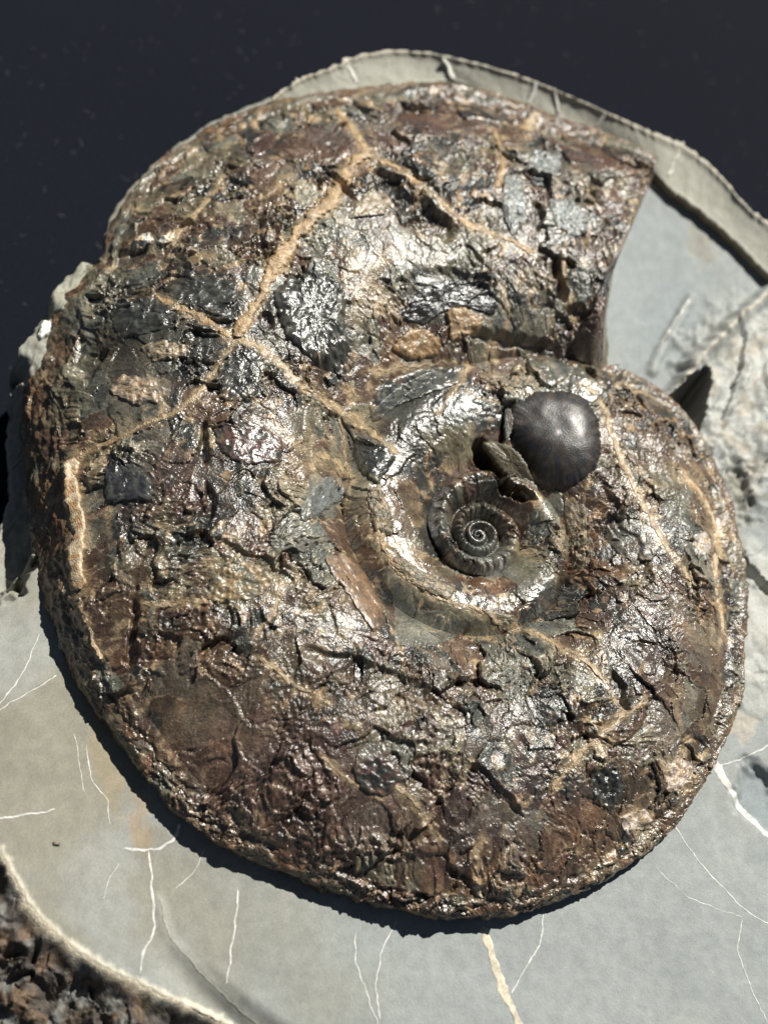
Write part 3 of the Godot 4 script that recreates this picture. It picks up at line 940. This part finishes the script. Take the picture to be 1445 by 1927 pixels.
func build_shell(fossil: Node3D) -> void:
	var bump := noise_texture(61, 0.05, 3)
	var grit := noise_texture(62, 0.06, 4)
	var sheen := noise_texture(63, 0.005, 6, FastNoiseLite.TYPE_SIMPLEX_SMOOTH, FastNoiseLite.FRACTAL_FBM, 0.5, 1.0)
	var shell_mat := material(0.42, 0.62, 0.0075, bump, sheen, 0.12)
	var smooth_mat := material(0.40, 0.64, 0.004, grit, sheen, 0.12)
	var vein_mat := material(0.5, 0.6, 0.012, bump, null, 0.1)
	var knob_mat := material(0.42, 0.6, 0.004, grit, null, 0.08)
	var patch_mat := material(0.6, 0.65, 0.005, bump, sheen, 0.15)
	# veins and patches calm the surface under them
	var v := "635,210 665,245 692,288|16,.5,g 695,285 655,318 622,378 590,408 545,460 512,508|30,.9,g 515,500 490,560 462,604 445,636|20,.8,g 712,298 760,325 800,355 850,400 900,432 950,450 1005,478|13,.6,g 290,555 340,580 385,600 432,634|13,.5,g 436,632 480,650 520,680 560,720 600,745 640,775 680,805 715,830 750,856|13,.4,n 446,638 410,690 370,740 330,775 270,800 200,835 145,860|9,.3,n 140,862 132,900 140,950 148,1000 142,1050 150,1110|26,.9,o 156,1140 168,1180 190,1240|7,.3,n 1095,722 1132,762 1150,820 1180,890 1220,970 1260,1040 1300,1092|13,.5,n 1000,1190 1060,1220 1110,1250 1140,1290 1170,1335|8,.4,n 705,985 740,1060 800,1110 870,1140 940,1165 1000,1190|8,.4,n 1215,1315 1170,1350 1110,1400 1070,1440 1040,1490|8,.35,n 720,1460 770,1500 800,1540 830,1582|7,.3,n 488,1238 560,1290 622,1322|6,.3,n 930,245 945,310 938,352|10,.4,g 1012,212 984,242|18,.4,n 424,328 395,370 350,420 322,458|9,.4,n 938,530 952,570 954,612 918,652|8,.4,n 690,700 760,690 860,680|4,.3,n 1285,892 1330,950 1350,1012 1345,1080 1362,1200|15,.4,o 268,1140 330,1135 385,1130|8,.3,n 528,1090 520,1140 486,1192|5,.25,n 960,1590 942,1640|9,.3,w 905,1570 898,1640 905,1690|6,.3,w 1060,470 1062,540 1085,600|9,.4,n 880,690 850,740 820,780|5,.25,n 640,780 655,880 652,950|5,.3,n 600,1420 660,1470 720,1500|4,.2,n"
	var kinds := {"g": [Color(0.25, 0.155, 0.07), Color(0.38, 0.27, 0.145)], "n": [Color(0.34, 0.26, 0.155), Color(0.23, 0.15, 0.075)], "o": [Color(0.46, 0.37, 0.25), Color(0.30, 0.18, 0.085)], "w": [Color(0.48, 0.44, 0.36), Color(0.34, 0.28, 0.19)]}
	for s in v.split("|"):
		pass
	var veins := []
	var lines := v.replace(" ", ";").split(";")
	var run := ""
	for token in lines:
		if "|" in token:
			var two := token.split("|")
			run += " " + two[0]
			var how := two[1].split(",")
			veins.append([run, how[0].to_float(), how[1].to_float(), how[2]])
			run = ""
		else:
			run += " " + token
	for w in veins:
		var line := PackedVector2Array()
		for q in pts(w[0]):
			line.append(on_shell(q.x, q.y))
		stroke(shell_field, smooth_line(line, 1.0), w[1] * 0.075 + 0.5, TAN, 0.55, 0.0, 0.8, 0.7, 1.0)
	var tan2 := Color(0.18, 0.12, 0.06)
	var blue := Color(0.145, 0.16, 0.155)
	var patches := [
		["tan_patch", "735,660 745,640 770,620 800,618 825,635 832,655 815,672 770,680", 0.7, 9.0, 0.3, Color(0.21, 0.125, 0.05), tan2],
		["tan_patch", "840,585 870,578 885,590 912,600 900,620 870,640 845,640", 0.7, 9.0, 0.3, Color(0.30, 0.20, 0.11), tan2],
		["tan_patch", "652,412 680,370 702,352 730,385 725,405 690,410", 0.4, 8.0, 0.3, Color(0.23, 0.195, 0.135), tan2],
		["tan_patch", "548,348 580,335 605,360 590,392 560,400", 0.3, 8.0, 0.3, Color(0.23, 0.20, 0.14), OLIVE],
		["tan_patch", "200,735 230,705 290,715 320,735 300,760 250,765", 0.45, 6.0, 0.5, Color(0.27, 0.20, 0.13), Color(0.16, 0.13, 0.10)],
		["tan_patch", "260,655 300,640 360,650 350,672 290,682", 0.35, 6.0, 0.5, Color(0.26, 0.20, 0.13), Color(0.17, 0.14, 0.10)],
		["tan_patch", "385,1130 400,1075 430,1050 480,1060 520,1085 500,1120 440,1140", 0.2, 6.0, 0.4, Color(0.20, 0.14, 0.07), OLIVE],
		["tan_patch", "608,1042 640,1040 690,1080 722,1140 722,1185 700,1190 660,1130 622,1080", 0.55, 5.0, 0.12, Color(0.155, 0.095, 0.05), Color(0.11, 0.068, 0.038)],
		["grey_patch", "1000,282 1050,290 1062,310 1040,342 1010,345 985,320", 0.35, 7.0, 0.35, blue, SLATE],
		["grey_patch", "950,322 985,335 990,420 962,450 940,380", 0.35, 7.0, 0.35, blue, SLATE],
		["grey_patch", "1030,372 1080,380 1110,430 1080,452 1040,422", 0.3, 7.0, 0.35, blue, SLATE],
		["dark_plate", "510,552 540,520 570,510 600,510 640,530 655,560 652,620 660,660 640,702 590,690 540,642 520,600", 1.0, 6.0, 0.35, CHAR, SLATE * 0.6],
		["dark_plate", "748,598 765,560 805,532 860,520 915,530 942,560 932,596 885,576 835,588 795,612", 0.35, 9.0, 0.12, Color(0.022, 0.02, 0.02), CHAR],
		["dark_plate", "410,690 440,660 470,650 495,670 500,700 480,740 450,762 410,750", 0.45, 6.0, 0.2, CHAR, SLATE * 0.6],
		["dark_plate", "195,885 215,858 286,905 286,942 200,947", 0.6, 12.0, 0.1, Color(0.027, 0.026, 0.029), SLATE * 0.5],
		["dark_plate", "202,592 260,555 300,560 342,600 300,625 222,642", 0.35, 6.0, 0.25, CHAR, SLATE * 0.5],
		["dark_plate", "300,535 360,515 450,530 445,570 380,590 330,570", 0.3, 6.0, 0.25, CHAR, SLATE * 0.5],
		["grey_patch", "602,900 642,895 652,930 612,962 572,986 560,960", 0.45, 6.0, 0.35, blue * 0.7, SLATE * 0.6],
		["dark_plate", "400,800 470,790 535,830 530,870 460,880 410,850", 0.4, 7.0, 0.2, PLUM, CHAR],
		["dark_plate", "660,1440 720,1420 760,1460 730,1500 680,1490", 0.4, 7.0, 0.3, CHAR, PLUM],
		["dark_plate", "1110,1450 1160,1440 1180,1480 1150,1530 1115,1510", 0.3, 6.0, 0.6, CHAR, CHAR],
		["pale_crystal", "245,457 275,438 292,452 262,470", 0.7, 5.0, 0.6, WHITE, CREAM],
		["pale_crystal", "296,450 330,434 326,455 302,466", 0.7, 5.0, 0.6, WHITE, CREAM],
		["pale_crystal", "1240,1450 1280,1420 1310,1440 1280,1490 1250,1490", 0.35, 4.0, 0.5, Color(0.40, 0.32, 0.27), TAN],
		["pale_crystal", "1160,1540 1210,1520 1230,1545 1180,1575", 0.35, 4.0, 0.5, Color(0.42, 0.35, 0.30), TAN],
		["pale_crystal", "1300,1010 1330,1000 1340,1040 1310,1050", 0.35, 4.0, 0.4, Color(0.40, 0.36, 0.33), TAN],
	]
	for q in patches:
		var px := pts(q[1])
		var m := Vector2.ZERO
		for p in px:
			m += p
		m /= px.size()
		var lo := px[0]
		var hi := px[0]
		for p in px:
			lo = lo.min(p)
			hi = hi.max(p)
		blob(shell_field, on_shell(m.x, m.y), (hi.x - lo.x) * 0.05, (hi.y - lo.y) * 0.052, 0.0, q[6], 0.5, 0.0, 0.75, 0.5, 0.6)

	var outer := part("outer_whorl", shell_sweep(START, 1.0, 2500, 225, 1.0, 78), shell_mat, fossil, "wide outer whorl of cracked, glossy brown shell")
	var inner := part("inner_whorl", shell_sweep(START - 1.0, 1.0, 1100, 95, 0.7, 1), smooth_mat, fossil)
	var core := part("umbilicus", shell_sweep(START - 2.0, 1.0, 700, 100, 0.75, 1, true), smooth_mat, fossil, "small tightly coiled centre of the shell")
	for q in ["688,925 715,912 738,965 735,1012 702,995", "742,1038 800,1078 858,1108 842,1132 782,1104 738,1064", "905,1148 975,1160 1003,1190 940,1190", "1030,985 1062,990 1068,1060 1045,1052", "905,712 960,695 1020,705 1000,728 940,735", "1060,930 1110,955 1120,1040 1090,1090 1068,1020"]:
		part("sediment", piece(q, 0.3, 5.0, 0.35, OLIVE.lerp(BROWN, 0.4), TAN * 0.7, true, 0.6, 0.6), vein_mat, inner)
	for w in veins:
		var k: Array = kinds[w[3]]
		part("calcite_vein", vein(w[0], w[1] * 1.05, w[2] * (0.6 if w[2] > 0.7 else 0.35), k[0], k[1], true, 0.26 if w[3] == "o" else 0.5), vein_mat, outer)
	for q in patches:
		part(q[0], piece(q[1], q[2], q[3], q[4], q[5], q[6], true, 0.7, 0.35, 0.4 if q[0] == "tan_patch" else 0.8), smooth_mat if q[0] == "dark_plate" else patch_mat, outer)
	part("bare_mould", piece("950,795 960,755 1000,733 1060,730 1108,748 1130,795 1136,850 1118,895 1080,925 1040,930 1005,915 985,875 962,830", 3.1, 2.2, 0.15, Color(0.014, 0.013, 0.014), Color(0.034, 0.025, 0.018), true, 1.5, 0.3), knob_mat, inner, "smooth black rounded cast where the shell has broken off")
	part("broken_shell", sliver([[908, 832, 11.6], [930, 830, 12.0], [955, 836, 12.6], [975, 850, 12.8], [990, 872, 12.4], [1002, 900, 11.4], [992, 910, 10.4], [972, 905, 10.2], [948, 888, 10.4], [926, 858, 11.0]], 1.2, Color(0.085, 0.068, 0.038), OLIVE), patch_mat, inner)
	part("broken_shell", sliver([[968, 902, 10.4], [990, 898, 11.0], [1008, 912, 10.8], [1018, 938, 10.0], [1004, 948, 9.6], [982, 928, 9.8]], 0.9, Color(0.14, 0.13, 0.10), SLATE), patch_mat, inner)
	part("broken_shell", sliver([[950, 770, 12.6], [960, 768, 13.0], [966, 790, 13.2], [962, 815, 12.8], [952, 826, 12.4], [948, 800, 12.4]], 0.8, Color(0.07, 0.06, 0.045), SLATE), patch_mat, inner)
	part("dark_plate", piece("668,822 695,822 745,862 712,915 678,890 664,850", 0.8, 7.0, 0.2, Color(0.025, 0.028, 0.026), CHAR, true), smooth_mat, inner)
	part("dark_plate", piece("690,760 720,715 790,692 880,684 870,720 800,745 740,770 700,800", 0.5, 5.0, 0.2, Color(0.028, 0.032, 0.030), SLATE * 0.6, true), smooth_mat, inner)

# ---------------------------------------------------------------- stone
func build_stone(fossil: Node3D) -> void:
	var grain := noise_texture(71, 0.11, 3)
	var crust_bump := noise_texture(72, 0.03, 5)
	var stone_mat := material(0.66, 0.45, 0.005, grain, null)
	stone_mat.albedo_texture = noise_texture(74, 0.045, 5, FastNoiseLite.TYPE_SIMPLEX_SMOOTH, FastNoiseLite.FRACTAL_FBM, 0.84, 1.0)
	var rough_mat := material(0.75, 0.5, 0.008, crust_bump, null)
	var vein_mat := material(0.7, 0.45, 0.006, grain, null)
	var nu := 1500
	var nv := 120
	var wall := 22
	var rows := nv + wall
	var pos := PackedVector3Array()
	pos.resize(nu * rows)
	var col := PackedColorArray()
	col.resize(nu * rows)
	for i in nu:
		var turn := float(i) / nu
		var dir := Vector2(cos(turn * TAU), sin(turn * TAU))
		var r0 := loop_at(rim_foot, turn) * 0.9
		var r1 := loop_at(stone_edge, turn)
		var q := centre + dir * r1
		r1 += n_wall.get_noise_2d(q.x * 0.6, q.y * 0.6) * 0.6
		r0 = minf(r0, r1 - 2.0)
		var h := 0.0
		for j in rows:
			var k := i * rows + j
			if j < nv:
				var s := pow(float(j) / (nv - 1), 1.25)
				var r := lerpf(r0, r1, s)
				var x := centre.x + dir.x * r
				var z := centre.y + dir.y * r
				h = stone_height(x, z)
				h -= 1.2 * pow(clampf(1.0 - (r1 - r) / 1.2, 0.0, 1.0), 3.0) * 0.4
				pos[k] = Vector3(x, h, z)
				col[k] = stone_colour(x, z)
			else:
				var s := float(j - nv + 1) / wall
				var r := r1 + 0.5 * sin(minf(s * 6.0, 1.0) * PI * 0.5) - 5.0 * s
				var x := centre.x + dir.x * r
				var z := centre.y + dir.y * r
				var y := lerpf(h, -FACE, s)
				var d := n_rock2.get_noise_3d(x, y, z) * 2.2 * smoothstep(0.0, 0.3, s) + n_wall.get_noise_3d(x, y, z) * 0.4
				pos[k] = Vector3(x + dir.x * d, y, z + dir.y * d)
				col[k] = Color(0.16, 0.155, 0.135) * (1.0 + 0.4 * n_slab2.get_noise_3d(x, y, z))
	var slab := part("stone_matrix", grid_mesh(nu, rows, true, pos, col, 16.0), stone_mat, fossil, "smooth dressed grey stone round the shell")
	var lines := ["910,1742 925,1800 945,1860 980,1935|17|c", "1022,1708 1015,1770 990,1820 962,1868|4|w", "233,1597 270,1600 300,1597 325,1580 340,1550|7|w", "278,1600 285,1650 288,1700 288,1755 272,1790 264,1832|6|w", "448,1670 440,1760 425,1852|4|w", "668,1755 672,1820 690,1870 712,1930|3|w", "748,1725 720,1790 708,1850 714,1918|3|w", "-10,1541 60,1532 104,1524|4|w", "-5,1332 40,1270 60,1230 76,1192|3|w", "-5,1340 60,1300 108,1272|2.5|w", "302,1690 322,1762 382,1834 456,1906 520,1960|5|b", "162,1400 175,1470 200,1500 207,1552|2.5|w", "1338,1425 1370,1480 1410,1540 1460,1582|17|w", "1262,1545 1330,1640 1400,1710 1455,1745|3|w", "1230,1630 1300,1690 1396,1726|2|w", "1396,1728 1389,1790 1420,1880 1450,1930|2.5|w", "385,1600 365,1640 330,1670|2|w", "1460,535 1390,600 1330,660 1290,710 1252,755|8|c", "1298,562 1266,608 1245,645|6|w", "1345,1445 1400,1425 1450,1400|4|w", "225,1625 205,1660 195,1690|2|w", "140,1380 150,1440 158,1490|2|w"]
	var tone := {"c": [Color(0.46, 0.42, 0.33), Color(0.37, 0.33, 0.26)], "b": [Color(0.27, 0.265, 0.225), Color(0.23, 0.225, 0.19)], "w": [Color(0.52, 0.51, 0.48), Color(0.38, 0.38, 0.36)]}
	for s in lines:
		var v: PackedStringArray = s.split("|")
		var width := v[1].to_float()
		part("bevel_edge" if v[2] == "b" else "calcite_vein", vein(v[0], width * (1.0 if width > 12.0 else 0.8), 0.06 if width < 12.0 else 0.14, tone[v[2]][0], tone[v[2]][1], false, 0.28), vein_mat, slab)
	part("pit", piece("98,1585 106,1580 114,1585 112,1592 102,1592", 0.35, 3.0, 0.2, Color(0.13, 0.11, 0.09), Color(0.2, 0.17, 0.13), false, 0.4, 0.1), stone_mat, slab)
	part("pale_crystal", piece("70,632 82,606 104,596 108,606 92,632 76,642", 1.2, 5.0, 0.5, Color(0.75, 0.75, 0.66), WHITE, false, 1.0, 0.2), vein_mat, slab)
	build_rim(fossil, stone_mat, vein_mat)
	build_crust(fossil, rough_mat)

func build_rim(fossil: Node3D, mat: Material, vein_mat: Material) -> void:
	var out_px := pts("505,192 560,152 620,128 665,106 720,96 790,98 860,110 940,131 1010,155 1080,185 1150,215 1220,245 1290,276 1350,325 1400,382 1450,424 1530,505 1640,640")
	var in_px := pts("540,206 600,188 660,176 720,168 790,160 862,156 930,180 1000,206 1080,236 1150,262 1215,305 1255,352 1310,395 1355,432 1405,478 1450,526 1535,620 1640,760")
	var o := PackedVector2Array()
	var n := PackedVector2Array()
	for k in out_px.size():
		o.append(at(out_px[k].x, out_px[k].y, 5.0))
		n.append(at(in_px[k].x, in_px[k].y, 2.2))
	var steps := 60
	var nu := (o.size() - 1) * steps + 1
	# rows: foot inside, inner edge, band, outer bead, outside, foot
	var nv := 44
	var pos := PackedVector3Array()
	pos.resize(nu * nv)
	var col := PackedColorArray()
	col.resize(nu * nv)
	var line_o := PackedVector2Array()
	var line_n := PackedVector2Array()
	for i in nu:
		var k := mini(i / steps, o.size() - 2)
		var s := float(i - k * steps) / steps
		var a := maxi(k - 1, 0)
		var d := mini(k + 2, o.size() - 1)
		line_o.append(o[k].cubic_interpolate(o[k + 1], o[a], o[d], s))
		line_n.append(n[k].cubic_interpolate(n[k + 1], n[a], n[d], s))
	for i in nu:
		var a := line_n[i]
		var b := line_o[i]
		var across := (b - a).normalized()
		var da := n_wall.get_noise_2d(a.x * 0.6, a.y * 0.6) * 0.8 + n_fine.get_noise_2d(a.x, a.y) * 0.25
		var db := n_wall.get_noise_2d(b.x * 0.8, b.y * 0.8) * 1.0 + n_fine.get_noise_2d(b.x, b.y) * 0.3
		for j in nv:
			var p := a
			var h := 0.0
			var c := Color(0.35, 0.345, 0.29)
			if j < 10:
				var s := j / 9.0
				p = a + across * ((1.0 - s) * 1.6 + da)
				h = lerpf(-3.0, 2.0, s)
				p += across * n_wall2.get_noise_3d(p.x, h, p.y) * 0.4 * (1.0 - s)
				c = Color(0.30, 0.25, 0.17).lerp(Color(0.17, 0.16, 0.13), 1.0 - s)
			elif j < 34:
				var s := (j - 9) / 24.0
				p = a.lerp(b, s) + across * (da * pow(1.0 - s, 6.0) + db * pow(s, 8.0))
				h = lerpf(2.2, 5.0, s) - 0.3 * sin(s * PI) + 0.5 * smoothstep(0.82, 0.95, s) * (1.0 - smoothstep(0.95, 1.0, s)) + 0.25 * (1.0 - smoothstep(0.0, 0.12, s))
				h += n_slab2.get_noise_2d(p.x, p.y) * 0.10 + n_slab.get_noise_2d(p.x * 4.0, p.y * 4.0) * 0.25 * sin(s * PI)
				var edge := maxf(smoothstep(0.84, 0.94, s), 1.0 - smoothstep(0.0, 0.08, s))
				edge *= 0.75 + 0.6 * n_wall.get_noise_2d(p.x, p.y)
				c = c.lerp(Color(0.58, 0.53, 0.43), clampf(edge, 0.0, 1.0))
			else:
				var s := (j - 33) / 10.0
				p = b + across * (sin(s * PI) * 2.0 - 3.0 * s + db)
				h = lerpf(5.0, -FACE, pow(s, 1.3))
				p += across * n_rock2.get_noise_3d(p.x, h, p.y) * 2.0 * smoothstep(0.0, 0.3, s)
				c = Color(0.32, 0.28, 0.21).lerp(Color(0.15, 0.19, 0.16), smoothstep(0.0, 0.3, s))
			pos[i * nv + j] = Vector3(p.x, h, p.y)
			col[i * nv + j] = c * (1.0 + 0.12 * n_slab2.get_noise_2d(p.x * 1.3, p.y * 1.3 + h))
	var rim := part("stone_rim", grid_mesh(nu, nv, false, pos, col, 16.0), mat, fossil, "pale curved rim of the stone above the shell")
	for s in ["644,112 660,140 672,158|9", "556,150 568,162 582,170|9", "832,112 840,130 852,152|8", "1008,156 1002,176 994,198|7", "1040,168 1042,192 1048,216|5", "1137,212 1130,228 1119,242|5", "1284,268 1270,300 1254,334|5"]:
		var v: PackedStringArray = s.split("|")
		var px := pts(v[0])
		var line := PackedVector2Array()
		var hs := [5.0, 3.0, 2.2]
		for k in 3:
			line.append(at(px[k].x, px[k].y, hs[k]))
		var first := line[0]
		var long := first.distance_to(line[2])
		part("calcite_vein", vein_on(line, v[1].to_float() * 0.06, 0.4, Color(0.55, 0.54, 0.50), Color(0.45, 0.44, 0.40), func(p: Vector2): return lerpf(5.3, 2.75, clampf(p.distance_to(first) / long, 0.0, 1.0)) - 0.2 * sin(clampf(p.distance_to(first) / long, 0.0, 1.0) * PI), 0.35), vein_mat, rim)

func build_crust(fossil: Node3D, mat: Material) -> void:
	var from := 0.24
	var to := 0.47
	var nu := 560
	var nv := 170
	var pos := PackedVector3Array()
	pos.resize(nu * nv)
	var col := PackedColorArray()
	col.resize(nu * nv)
	for i in nu:
		var turn := lerpf(from, to, float(i) / (nu - 1))
		var dir := Vector2(cos(turn * TAU), sin(turn * TAU))
		var r1 := loop_at(stone_edge, turn)
		var q := centre + dir * r1
		r1 += n_wall.get_noise_2d(q.x * 0.6, q.y * 0.6) * 0.6 - 0.25
		q = centre + dir * r1
		var h0 := stone_height(q.x, q.y) - 0.25
		for j in nv:
			var s := float(j) / (nv - 1)
			var r := r1 + 34.0 * s
			var x := centre.x + dir.x * r
			var z := centre.y + dir.y * r
			var k := smoothstep(0.0, 0.16, s)
			var h := lerpf(h0, -FACE - 1.0, 0.35 * s + 0.65 * pow(s, 3.0)) - 2.2 * smoothstep(0.0, 0.10, s)
			var lump := n_crust.get_noise_2d(x, z) * 4.5 + n_rock2.get_noise_2d(x * 2.2, z * 2.2) * 1.6 + facets(x, z, 0.8)
			h += lump * k
			pos[i * nv + j] = Vector3(x, h, z)
			var f := n_tone2.get_noise_2d(x * 0.6, z * 0.6)
			var c := Color(0.050, 0.042, 0.035).lerp(Color(0.105, 0.070, 0.044), smoothstep(-0.05, 0.4, f))
			c = c.lerp(Color(0.12, 0.12, 0.11), smoothstep(0.05, 0.4, n_tone.get_noise_2d(x * 2.0, z * 2.0)))
			c = c.lerp(Color(0.50, 0.44, 0.33), (1.0 - smoothstep(0.005, 0.045 + 0.05 * f, s)))
			c = c.lerp(Color(0.36, 0.33, 0.28), smoothstep(0.25, 0.5, f + 0.6 * smoothstep(0.345, 0.31, turn) - 0.35) * 0.8)
			col[i * nv + j] = c * (1.0 + 0.4 * n_grain.get_noise_2d(x, z))
	part("stone_crust", grid_mesh(nu, nv, false, pos, col, 16.0), mat, fossil, "rough brown weathered crust below the lower left edge")

# ---------------------------------------------------------------- cloth
func build_cloth() -> void:
	var weave := noise_texture(81, 0.09, 3)
	var m := StandardMaterial3D.new()
	m.albedo_color = Color(0.0048, 0.0072, 0.0172).linear_to_srgb()
	m.albedo_texture = noise_texture(83, 0.03, 5, FastNoiseLite.TYPE_SIMPLEX_SMOOTH, FastNoiseLite.FRACTAL_FBM, 0.35, 1.0)
	m.roughness = 0.95
	m.metallic_specular = 0.3
	m.heightmap_enabled = true
	m.heightmap_texture = weave
	m.heightmap_scale = 0.004
	m.rim_enabled = true
	m.rim = 0.1
	m.rim_tint = 0.5
	var nu := 80
	var pos := PackedVector3Array()
	var col := PackedColorArray()
	var fold := noise(82, 0.008, 3)
	for i in nu:
		for j in nu:
			var z := -450.0 + 900.0 * i / (nu - 1)
			var x := -450.0 + 900.0 * j / (nu - 1)
			pos.append(Vector3(x, -FACE - 1.2 + fold.get_noise_2d(x, z) * 1.2, z))
			col.append(Color.WHITE)
	var o := part("cloth", grid_mesh(nu, nu, false, pos, col, 20.0), m, self)
	o.set_meta("kind", "structure")
	o.set_meta("label", "dark navy black cloth under the fossil")
	# lint
	var rng := RandomNumberGenerator.new()
	rng.seed = 9
	var fibre := PackedVector3Array()
	var fcol := PackedColorArray()
	var n := 14
	for i in n:
		var a := float(i) / (n - 1) * 2.4
		var p := Vector3(cos(a) * 0.5, 0.05 + 0.12 * sin(a), sin(a) * 0.5)
		var out := Vector3(cos(a), 0, sin(a))
		for j in 5:
			var b := j / 4.0 * TAU
			fibre.append((p + (out * cos(b) + Vector3.UP * sin(b)) * 0.028) - Vector3(0, FACE, 0))
			fcol.append(Color.WHITE)
	var mm := MultiMesh.new()
	mm.transform_format = MultiMesh.TRANSFORM_3D
	mm.mesh = grid_mesh(n, 5, false, fibre, fcol, 5.0)
	var spots: Array[Vector2] = []
	for i in 1300:
		var p := at(rng.randf_range(-250.0, 1700.0), rng.randf_range(-200.0, 1000.0), -FACE)
		spots.append(p)
	mm.instance_count = spots.size()
	for i in spots.size():
		var p := spots[i]
		var s := rng.randf_range(0.25, 1.2)
		var b := Basis(Vector3.UP, rng.randf() * TAU).scaled(Vector3(s, s, s * rng.randf_range(0.5, 1.3)))
		mm.set_instance_transform(i, Transform3D(b, Vector3(p.x, -1.0 + fold.get_noise_2d(p.x, p.y) * 1.2, p.y) * MM))
	var lint := MultiMeshInstance3D.new()
	lint.name = "lint"
	lint.multimesh = mm
	var lm := StandardMaterial3D.new()
	lm.albedo_color = Color(0.11, 0.12, 0.14).linear_to_srgb()
	lm.roughness = 0.8
	lint.material_override = lm
	lint.set_meta("kind", "stuff")
	lint.set_meta("label", "pale lint fibres scattered on the dark cloth")
	lint.set_meta("category", "lint")
	add_child(lint)
